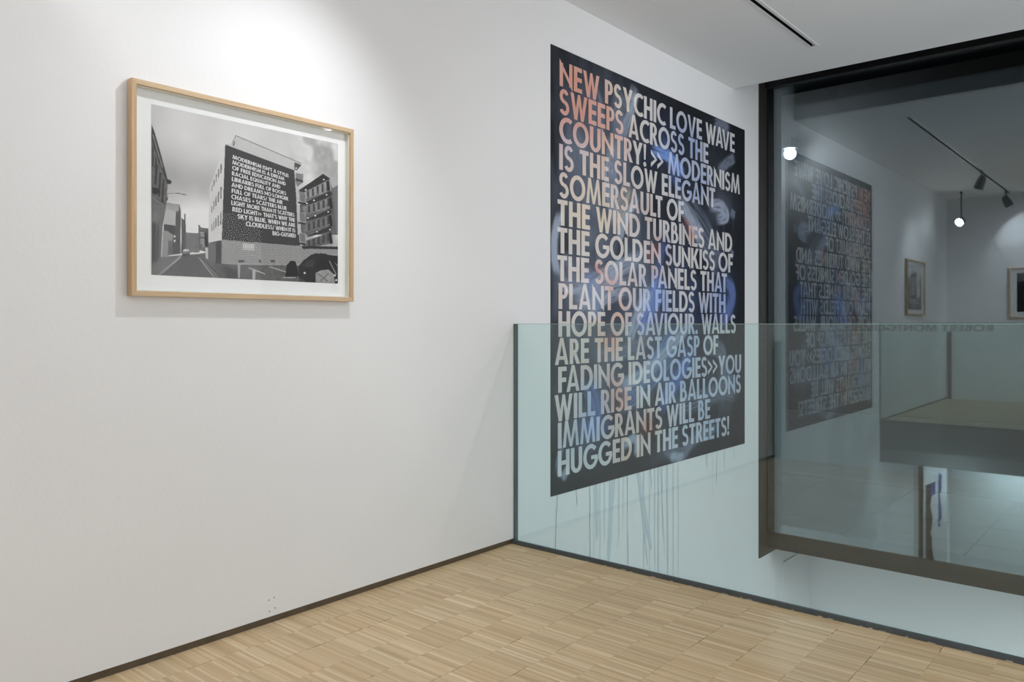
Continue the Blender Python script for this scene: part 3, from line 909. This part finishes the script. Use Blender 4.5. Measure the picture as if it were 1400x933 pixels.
for k, (ya, yb) in enumerate(((505, 590), (680, 745), (850, 905))):
    poly([(262, ya + 105), (500, ya - 5), (532, ya + 25), (520, ya + 52), (300, yb + 55), (225, yb + 50)], 54, CR)
    poly([(238, ya + 160), (510, ya + 68), (540, ya + 170), (250, ya + 240)], (128, 112, 100)[k], CR, 22, 31 + k)
    for j in range(5): poly([(290 + j * 48, ya + 150 - j * 17), (310 + j * 48, ya + 142 - j * 17), (314 + j * 48, ya + 215 - j * 16), (292 + j * 48, ya + 222 - j * 16)], 66, CR)
    poly([(498, ya + 70), (522, ya + 62), (540, ya + 175), (510, ya + 182)], 42, CR)
    line((265, ya + 108), (500, ya + 2), 4, 150, CR)
for k in range(3):
    y = 522 + k * 200
    poly([(205, y), (265, y + 8), (268, y + 100), (212, y + 90)], 118, CR)
    for a, b in (((205, y), (265, y + 8)), ((265, y + 8), (268, y + 100)), ((205, y), (212, y + 90)), ((212, y + 90), (268, y + 100))): line(a, b, 5, 172, CR)
    poly([(195, y + 92), (275, y + 104), (262, y + 122), (190, y + 108)], 50, CR)
for x, y in ((172, 282), (268, 497), (448, 393), (350, 600), (476, 544), (280, 630), (202, 641), (364, 752), (492, 713), (290, 775), (380, 910), (510, 888)):
    poly([(x - 10, y), (x, y - 8), (x + 10, y), (x, y + 8)], 240, CR)
poly([(900, 195), (1275, 200), (1275, 228), (905, 220)], 50, CB)
# car, figures
poly([(865, 400), (900, 355), (990, 285), (1040, 268), (1150, 272), (1210, 320), (1275, 420), (1275, 575), (940, 560), (870, 520)], 46, CB, 8, 40)
poly([(1160, 278), (1275, 290), (1275, 400), (1210, 330)], 40, CB); line((1160, 278), (1275, 292), 6, 165, CB)
line((1180, 345), (1250, 480), 8, 150, CB); line((930, 320), (870, 400), 5, 95, CB)
poly([(900, 400), (960, 340), (1030, 330), (1020, 410)], 62, CB)
poly([(735, 480), (745, 390), (790, 340), (835, 350), (860, 430), (870, 500), (735, 505)], 40, CB, 6, 41)
line((705, 512), (835, 516), 8, 175, CB)
poly([(870, 540), (900, 520), (950, 560), (870, 556)], 70, CB)
poly([(1040, 470), (1090, 440), (1170, 432), (1225, 480), (1235, 572), (1040, 562)], 152, CB, 26, 42)
poly([(1070, 440), (1060, 360), (1110, 310), (1180, 350), (1190, 430)], 38, CB)
line((1060, 470), (1160, 550), 7, 84, CB); line((1170, 470), (1090, 550), 7, 84, CB)
for p in ((930, 466), (1252, 540), (1235, 490)): poly([(p[0] - 9, p[1] - 9), (p[0] + 9, p[1] - 9), (p[0] + 9, p[1] + 9), (p[0] - 9, p[1] + 9)], 205, CB)
art = np.clip(art, 30, 240)
al = np.where(art / 255 <= .04045, art / 255 / 12.92, ((art / 255 + .055) / 1.055) ** 2.4)
art_rgb = np.stack([al, al * .985, al * 1.0], -1)

BOARD = hom([(0, 0), (1, 0), (1, 1), (0, 1)], [(38, 105), (592, 305), (638, 912), (15, 865)])
BTEXT = [("MODERNISM ISN'T A STYLE|", .088, .881), ("MODERNISM IS A DREAM", .087, .807), ("OF FREE EDUCATION AND", .086, .827), ("RACIAL EQUALITY AND", .085, .734),
         ("LIBRARIES FULL OF BOOKS", .085, .824), ("AND DREAMS NO LONGER", .083, .855), ("FULL OF TEARS/ THE AIR", .086, .759), ("CHASES + SCATTERS BLUE", .084, .819),
         ("LIGHT MORE THAN IT SCATTERS", .085, .943), ("RED LIGHT>> THAT'S WHY THE", .099, .944), ("SKY IS BLUE, WHEN WE ARE", .156, .942), ("CLOUDLESS/ WHEN IT IS", .253, .940),
         ("BIG-GUSHED", .590, .942)]

# ------------------------------------------------------------------ framed photographs


def framed(name, y0, y1, z0, z1, label, colours, print_uv, text=None, stamp=False):
    """frame hung on the plane x = 0 (moved later when it hangs elsewhere)"""
    D, wf = 0.034, 0.0165
    root = empty(name, (0, (y0 + y1) / 2, z0))
    tag(root, label, 'framed picture')

    def rail(a, b, c, d, x0=0.002, x1=D, m=None, nm='rail'):
        bm = bmesh.new()
        v = [bm.verts.new((x, p[0], p[1])) for x in (x0, x1) for p in (a, b, c, d)]
        for f in ((0, 1, 2, 3), (7, 6, 5, 4), (0, 4, 5, 1), (1, 5, 6, 2), (2, 6, 7, 3), (3, 7, 4, 0)):
            bm.faces.new([v[i] for i in f])
        bmesh.ops.bevel(bm, geom=list(bm.edges), offset=0.0006, segments=1, affect='EDGES')
        return build(nm, bm, m, root)
    i0, i1, k0, k1 = y0 + wf, y1 - wf, z0 + wf, z1 - wf
    rail((y0, z0), (y1, z0), (i1, k0), (i0, k0), m=M['oak_h'])
    rail((y0, z1), (i0, k1), (i1, k1), (y1, z1), m=M['oak_h'])
    rail((y0, z0), (i0, k0), (i0, k1), (y0, z1), m=M['oak_v'])
    rail((y1, z0), (y1, z1), (i1, k1), (i1, k0), m=M['oak_v'])
    lw = 0.003
    boxes('liner', [((0.006, i0, k0), (0.026, i0 + lw, k1)), ((0.006, i1 - lw, k0), (0.026, i1, k1)),
                    ((0.006, i0 + lw, k0), (0.026, i1 - lw, k0 + lw)), ((0.006, i0 + lw, k1 - lw), (0.026, i1 - lw, k1))], M['liner'], root)
    boxes('mount', [((0.002, i0, k0), (0.0055, i1, k1))], M['paper'], root)
    a0, a1, b0, b1 = print_uv
    nv, nu = colours.shape[:2]
    pr = grid_plane('print', nu, nv, lambda u, v: np.stack([np.full_like(u, 0.006), a0 + u * (a1 - a0), b1 - v * (b1 - b0)], 1), colours, M['print'], root)
    if text:
        def mp(x, z, e):
            u, v = to_uv(*[o + c / CM[2] for o, c in zip(CM[:2], BOARD(x, 1 - z))])
            return (0.0068 + e, a0 + u * (a1 - a0), b1 - v * (b1 - b0))
        tl = [(t, xa, xb, 1 - (0.138 + 0.0641 * i), 0.0465) for i, (t, xa, xb) in enumerate(text)]
        text_mesh('caption_lettering', tl, mp, M['ink_white'], root, eps=0.00012)
    if stamp:
        bm = bmesh.new()
        yc, zc = 1.9085, 1.2415
        for rr_, ww in ((0.0135, 0.0012), (0.0115, 0.0006)):
            for i in range(28):
                ta, tb = 2 * math.pi * i / 28, 2 * math.pi * (i + 1) / 28
                bm.faces.new([bm.verts.new((0.0058, yc + r * math.cos(t), zc + r * math.sin(t))) for r, t in ((rr_ - ww, ta), (rr_, ta), (rr_, tb), (rr_ - ww, tb))])
        add_box(bm, (0.0056, yc - .001, zc - .006), (0.0058, yc + .001, zc + .006))
        build('blind_stamp', bm, M['stamp'], root)
    boxes('glazing', [((0.0262, i0, k0), (0.0278, i1, k1))], M['picture_glass'], root)
    return root


framed('framed_photograph', 1.1094, 1.9820, 1.1885, 1.8760,
       'oak framed black and white street photograph with white lettering on a dark billboard', art_rgb, (1.1845, 1.9252, 1.2590, 1.8110 + 0.002), BTEXT, True)

# second framed picture on the back wall, seen in the window
a2 = np.zeros((120, 160, 3))
n2 = smooth_noise(160, 120, 12, 10, 77)
n3 = smooth_noise(160, 120, 40, 30, 78)
U2, V2 = np.meshgrid(np.linspace(0, 1, 160), np.linspace(0, 1, 120))
base2 = 30 + 50 * n2 * n3
sky2 = V2 < 0.22 + .1 * (n2 - .5)
base2 = np.where(sky2, 120 + 40 * n2, base2)
fig = np.exp(-((U2 - .78) / .07) ** 2) * (V2 > .38)
for c, k in enumerate((70, 150, 165)):
    a2[..., c] = np.clip(((base2 * (1 - fig) + k * fig) / 255) ** 2.2, 0, 1)
a2 = a2[:, ::-1] * 0.6
fr2 = framed('framed_photograph', 0, 0.873, 1.15, 1.835,
             'oak framed dark photograph with a pale blue figure, hanging on the rear wall', a2, (0.09, 0.783, 1.235, 1.765))
# the frame builder faces +x; turn it to face +y on the back wall
fr2.rotation_euler = (0, 0, math.pi / 2)
fr2.location = (0.763 + 0.4365, BACK, 1.15)

# ------------------------------------------------------------------ glass balustrade
bal = empty('glass_balustrade', (0, 3.02, 0))
tag(bal, 'frameless green tinted glass balustrade along the edge of the wooden floor', 'balustrade')
gp = boxes('glass_panel', [((0.012, 3.0105, -0.30), (X1 - 0.05, 3.0275, 1.0985))], M['glass_rail'], bal)
boxes('polished_edge', [((0.012, 3.0105, 1.0985), (X1 - 0.05, 3.0275, 1.1005))], M['glass_rim'], bal)
boxes('wall_seal', [((0.0, 3.008, 0.0), (0.012, 3.030, 1.1))], M['seal'], bal, 0.001)
bm = bmesh.new()
add_box(bm, (-0.004, 2.9965, -0.010), (X1 - 0.05, 3.0095, 0.020))
build('base_channel', bm, M['channel'], bal, bevel=0.0015)
# scuffed sealant bead along the channel
bm = bmesh.new()
sr = random.Random(9)
x = 0.45
while x < 3.2:
    l = sr.uniform(0.006, 0.03)
    add_box(bm, (x, 2.9950 + sr.uniform(-.0008, .0008), 0.0002), (x + l, 2.9968, 0.0015 + sr.uniform(0, .003)))
    x += l + sr.uniform(0.01, 0.10)
sb = build('sealant_bead', bm, M['bead'], bal); sb['kind'] = 'stuff'

# ------------------------------------------------------------------ lighting tracks
trk = empty('lighting_track', (0.783, 2.3, CEIL))
tag(trk, 'thin recessed white-edged track slot in the ceiling parallel to the painted wall', 'light track')
boxes('flange', [((0.756, BACK + 0.02, CEIL - 0.003), (0.767, SLY + 0.008, CEIL - 0.0002))], M['white_metal'], trk)
boxes('flange', [((0.792, BACK + 0.02, CEIL - 0.003), (0.812, SLY + 0.008, CEIL - 0.0002))], M['white_metal'], trk)
boxes('channel', [((0.767, BACK + 0.02, CEIL + 0.012), (0.800, SLY - 0.002, CEIL + 0.030))], M['black'], trk)
boxes('conductor_rail', [((0.767, BACK + 0.02, CEIL - 0.001), (0.771, SLY - 0.002, CEIL + 0.012)), ((0.788, BACK + 0.02, CEIL - 0.001), (0.792, SLY - 0.002, CEIL + 0.012))], M['black'], trk)

trk2 = empty('lighting_track', (2.75, 2.3, CEIL))
tag(trk2, 'surface ceiling track outside the picture that carries the painting lamps', 'light track')
boxes('rail', [((2.735, 0.4, CEIL - 0.03), (2.765, 5.3, CEIL - 0.0005))], M['white_metal'], trk2)


def spot(loc, aim, label, power, angle, lens, drop=0.11, blend=0.6, radius=0.045, m='lamp_grey', group=None):
    """track spotlight: loc = lens centre"""
    loc, aim = Vector(loc), Vector(aim)
    d = (aim - loc).normalized()
    body0 = loc - d * 0.15
    pivot = loc - d * 0.10
    root = empty('track_spotlight', (pivot.x, pivot.y, CEIL))
    tag(root, label, 'spotlight', group)
    bm = bmesh.new()
    cyl(bm, body0, body0 + d * 0.05, 0.030, 0.046, 28)
    cyl(bm, body0 + d * 0.05, loc + d * 0.004, 0.046, radius + 0.008, 28, cap0=False, cap1=False)
    cyl(bm, loc + d * 0.004, loc - d * 0.012, radius + 0.004, radius + 0.002, 28, cap0=False, cap1=False)
    build('lamp_head', bm, M[m], root, smooth=False)
    bm = bmesh.new()
    top = Vector((pivot.x, pivot.y, CEIL - (0.0305 if pivot.x > 2 else 0.002)))
    cyl(bm, pivot + Vector((0, 0, 0.03)), top - Vector((0, 0, 0.02)), 0.008, n=12)
    build('stem', bm, M[m], root)
    bm = bmesh.new()
    add_box(bm, top - Vector((0.012, 0.05, 0.024)), top + Vector((0.012, 0.05, 0.0005)))
    build('track_adapter', bm, M[m], root, bevel=0.002)
    bm = bmesh.new()
    side = d.cross(Vector((0, 0, 1))).normalized() * 0.052
    for s in (-1, 1):
        cyl(bm, pivot + side * s, pivot + Vector((0, 0, 0.055)) + side * s * 0.3, 0.005, n=8)
    build('yoke', bm, M[m], root)
    bm = bmesh.new()
    cyl(bm, loc - d * 0.008, loc - d * 0.006, radius, n=28)
    build('lens', bm, M[lens], root)
    L = bpy.data.lights.new('lamp_light', 'SPOT')
    L.energy = power
    L.spot_size = math.radians(angle)
    L.spot_blend = blend
    L.shadow_soft_size = 0.035
    L.color = (0.95, 0.98, 1.0)
    o = bpy.data.objects.new('lamp_light', L)
    COL.objects.link(o)
    o.parent = root
    o.location = loc + d * 0.01 - Vector(root.location)
    o.rotation_euler = d.to_track_quat('-Z', 'Y').to_euler()
    return root


spot((0.76, 1.85, 2.66), (0.0, 1.35, 0.88), 'grey spotlight on the ceiling track aimed at the oak framed street photograph', 41, 107, 'lens_dim', blend=1.0)
spot((0.80, -0.06, 2.66), (1.3, BACK, 1.5), 'grey spotlight at the rear end of the ceiling track by the back wall', 22, 120, 'lens_dim')
spot((0.29, 0.42, 2.44), (0.0, 3.4, 2.0), 'dark low-hung spotlight with a glaring lens near the rear corner', 8, 80, 'lens', m='black')
spot((2.70, 3.83, 2.68), (0.0, 4.2, 1.0), 'white spotlight on the far track aimed at the upper wall painting, nearer the floor edge', 28, 100, 'lens_dim', m='white_metal')
spot((2.70, 4.69, 2.68), (0.0, 4.7, 0.8), 'white spotlight on the far track aimed at the wall painting, nearer the window', 28, 100, 'lens_dim', m='white_metal')

spot((2.70, 1.70, 2.68), (1.25, BACK, 1.35), 'added unseen white fill spotlight on the far track aimed at the rear wall and its picture', 170, 63, 'lens_dim', blend=1.0, m='white_metal')  # added lamp, brightens the rear wall as mirrored in the window

up = boxes('steel_upright', [((0.020, BACK + 0.012, 0.0), (0.062, BACK + 0.045, 0.96))], M['jamb'], bevel=0.002)
tag(up, 'slim dark waist-high upright in the rear room corner, mirrored behind the balustrade', 'post')
pt = boxes('sensor_plate', [((0.60, BACK, 2.12), (0.66, BACK + 0.012, 2.21))], M['white_metal'], bevel=0.002)
tag(pt, 'small white square plate high on the rear wall above the second picture', 'wall plate')

# ------------------------------------------------------------------ torn poster column on the lower level (seen in the window)
post = boxes('steel_post', [((0.385, 2.955, -3.39), (0.425, 2.995, -0.452))], M['jamb'], bevel=0.002)
tag(post, 'slim dark steel post standing on the lower level beneath the floor edge', 'post')
pil = boxes('white_column', [((0.435, 2.85, -3.39), (0.66, 2.985, -0.452))], M['wall'], bevel=0.003)
tag(pil, 'white column on the lower level carrying a torn blue poster', 'column')
tp = empty('torn_poster', (0.53, 2.986, -1.4))
tag(tp, 'torn blue and dark poster pasted on the lower white column', 'poster')
M['blue_paper'] = mat('blue_poster_paper', rgb(72, 84, 160), 0.6, noise=(40, 0.35, 5))
M['dark_paper'] = mat('dark_poster_paper', rgb(56, 54, 56), 0.6, noise=(20, 0.1, 4))


def sheet(name, pts, m, y):
    bm = bmesh.new()
    a = [bm.verts.new((x, y, z)) for x, z in pts]
    b = [bm.verts.new((x, y + 0.0015, z)) for x, z in pts]
    bm.faces.new(a); bm.faces.new(b[::-1])
    n = len(pts)
    for i in range(n):
        bm.faces.new((a[i], b[i], b[(i + 1) % n], a[(i + 1) % n]))
    return build(name, bm, m, tp)


pr_ = random.Random(4)
ed = [(0.555 + pr_.uniform(-.02, .02) - 0.05 * math.sin((k / 14) * 3.1), -0.62 - k * 0.06) for k in range(15)]
sheet('dark_sheet', [(0.455, -0.66), (0.555, -0.60)] + ed + [(0.50, -1.52), (0.455, -1.50)], M['dark_paper'], 2.986)
ed2 = [(0.60 + pr_.uniform(-.015, .015), -0.53 - k * 0.05) for k in range(12)]
sheet('blue_strip', [(0.585, -0.50)] + ed2 + [(0.575, -1.08), (0.580, -0.80), (0.575, -0.62)], M['blue_paper'], 2.987)
sheet('blue_block', [(0.505, -0.64), (0.550, -0.61), (0.550, -0.74), (0.505, -0.76)], M['blue_paper'], 2.9885)
for k in range(4):
    sheet('printed_line', [(0.510, -0.772 - k * .03), (0.545, -0.762 - k * .03), (0.545, -0.782 - k * .03), (0.510, -0.792 - k * .03)], M['white_metal'], 2.9888)

# ------------------------------------------------------------------ window lettering (reads from the street)
text_mesh('window_lettering', [("ROBERT MONTGOMERY", -1.585, -0.60, 1.047, 0.048)],
          lambda x, z, e: (-x, W_Y - 0.0105 - e, z), M['vinyl'], win, eps=0.00005)

# ------------------------------------------------------------------ street outside
ZP = -0.655
struct('ground_pavement_bed', [((-9, 6.46, -0.74), (X1 + 3, 9.15, ZP - 0.035))], M['asphalt'])
pav = bpy.data.objects['ground_pavement_bed']
pav.name = 'pavement'
slab_me = None
for i in range(17):
    for j in range(4):
        x0, y0 = -8.6 + i * 0.9, 6.50 + j * 0.655
        if slab_me is None:
            bm = bmesh.new(); add_box(bm, (0.006, 0.006, 0), (0.894, 0.649, 0.035))
            bmesh.ops.bevel(bm, geom=[e for e in bm.edges if all(v.co.z > .03 for v in e.verts)], offset=0.004, segments=1, affect='EDGES')
            slab_me = bpy.data.meshes.new('paving_slab'); bm.to_mesh(slab_me); bm.free(); slab_me.materials.append(M['paving'])
        o = bpy.data.objects.new('paving_slab', slab_me)
        COL.objects.link(o); o.parent = pav
        o.location = (x0, y0, ZP - 0.035 + RNG.uniform(-0.003, 0.002))
struct('kerb', [((-9, 9.13, -0.80), (X1 + 3, 9.30, ZP + 0.004))], M['kerb'], 0.006)
struct('road', [((-14, 9.30, -0.90), (X1 + 8, 17.0, -0.76))], M['asphalt'])
bld = empty('building', (-2, 17.6, -0.76))
tag(bld, 'dark building across the night street with a few dim orange windows', 'building')
boxes('facade', [((-14, 17.2, -0.76), (12, 18.2, 9))], M['brick'], bld)
for k, (x, z) in enumerate(((-4.55, 3.0), (-4.55, 2.2), (-3.2, -0.1), (0.9, 1.3), (4.0, 1.3))):
    w = boxes('window_frame', [((x - 0.28, 17.17, z - 0.5), (x + 0.28, 17.2, z + 0.5))], M['black'], bld)
    if k < 2:
        boxes('window_light', [((x - 0.05, 17.155, z - 0.4), (x + 0.02, 17.17, z + 0.4))], M['lit'], bld)
lmp = empty('street_lantern', (-3.84, 16.75, 4.76))
tag(lmp, 'bright white street lantern shining outside, above the reflected painting', 'street lamp')
bm = bmesh.new(); cyl(bm, (-3.84, 17.196, 5.1), (-3.84, 16.75, 5.1), 0.025, n=10); cyl(bm, (-3.84, 16.75, 5.1), (-3.84, 16.75, 4.9), 0.022, n=10)
build('bracket', bm, M['black'], lmp)
bm = bmesh.new(); cyl(bm, (-3.84, 16.75, 4.93), (-3.84, 16.75, 4.86), 0.05, 0.16, 24)
build('hood', bm, M['black'], lmp)
bm = bmesh.new(); bmesh.ops.create_uvsphere(bm, u_segments=20, v_segments=12, radius=0.12, matrix=Matrix.Translation((-3.84, 16.75, 4.76)))
build('globe', bm, M['street_lens'], lmp, smooth=True)
pl = bpy.data.lights.new('lantern_light', 'POINT'); pl.energy = 260; pl.shadow_soft_size = 0.12; pl.color = (0.95, 0.97, 1)
po = bpy.data.objects.new('lantern_light', pl); COL.objects.link(po); po.parent = lmp; po.location = (0, -0.2, 0)
pl = bpy.data.lights.new('street_fill', 'POINT'); pl.energy = 60; pl.shadow_soft_size = 0.2; pl.color = (1.0, 0.86, 0.70)  # added warm fill without a fixture, lifts the pavement
po = bpy.data.objects.new('street_fill', pl); COL.objects.link(po); po.location = (-2.5, 10.5, 4.2)
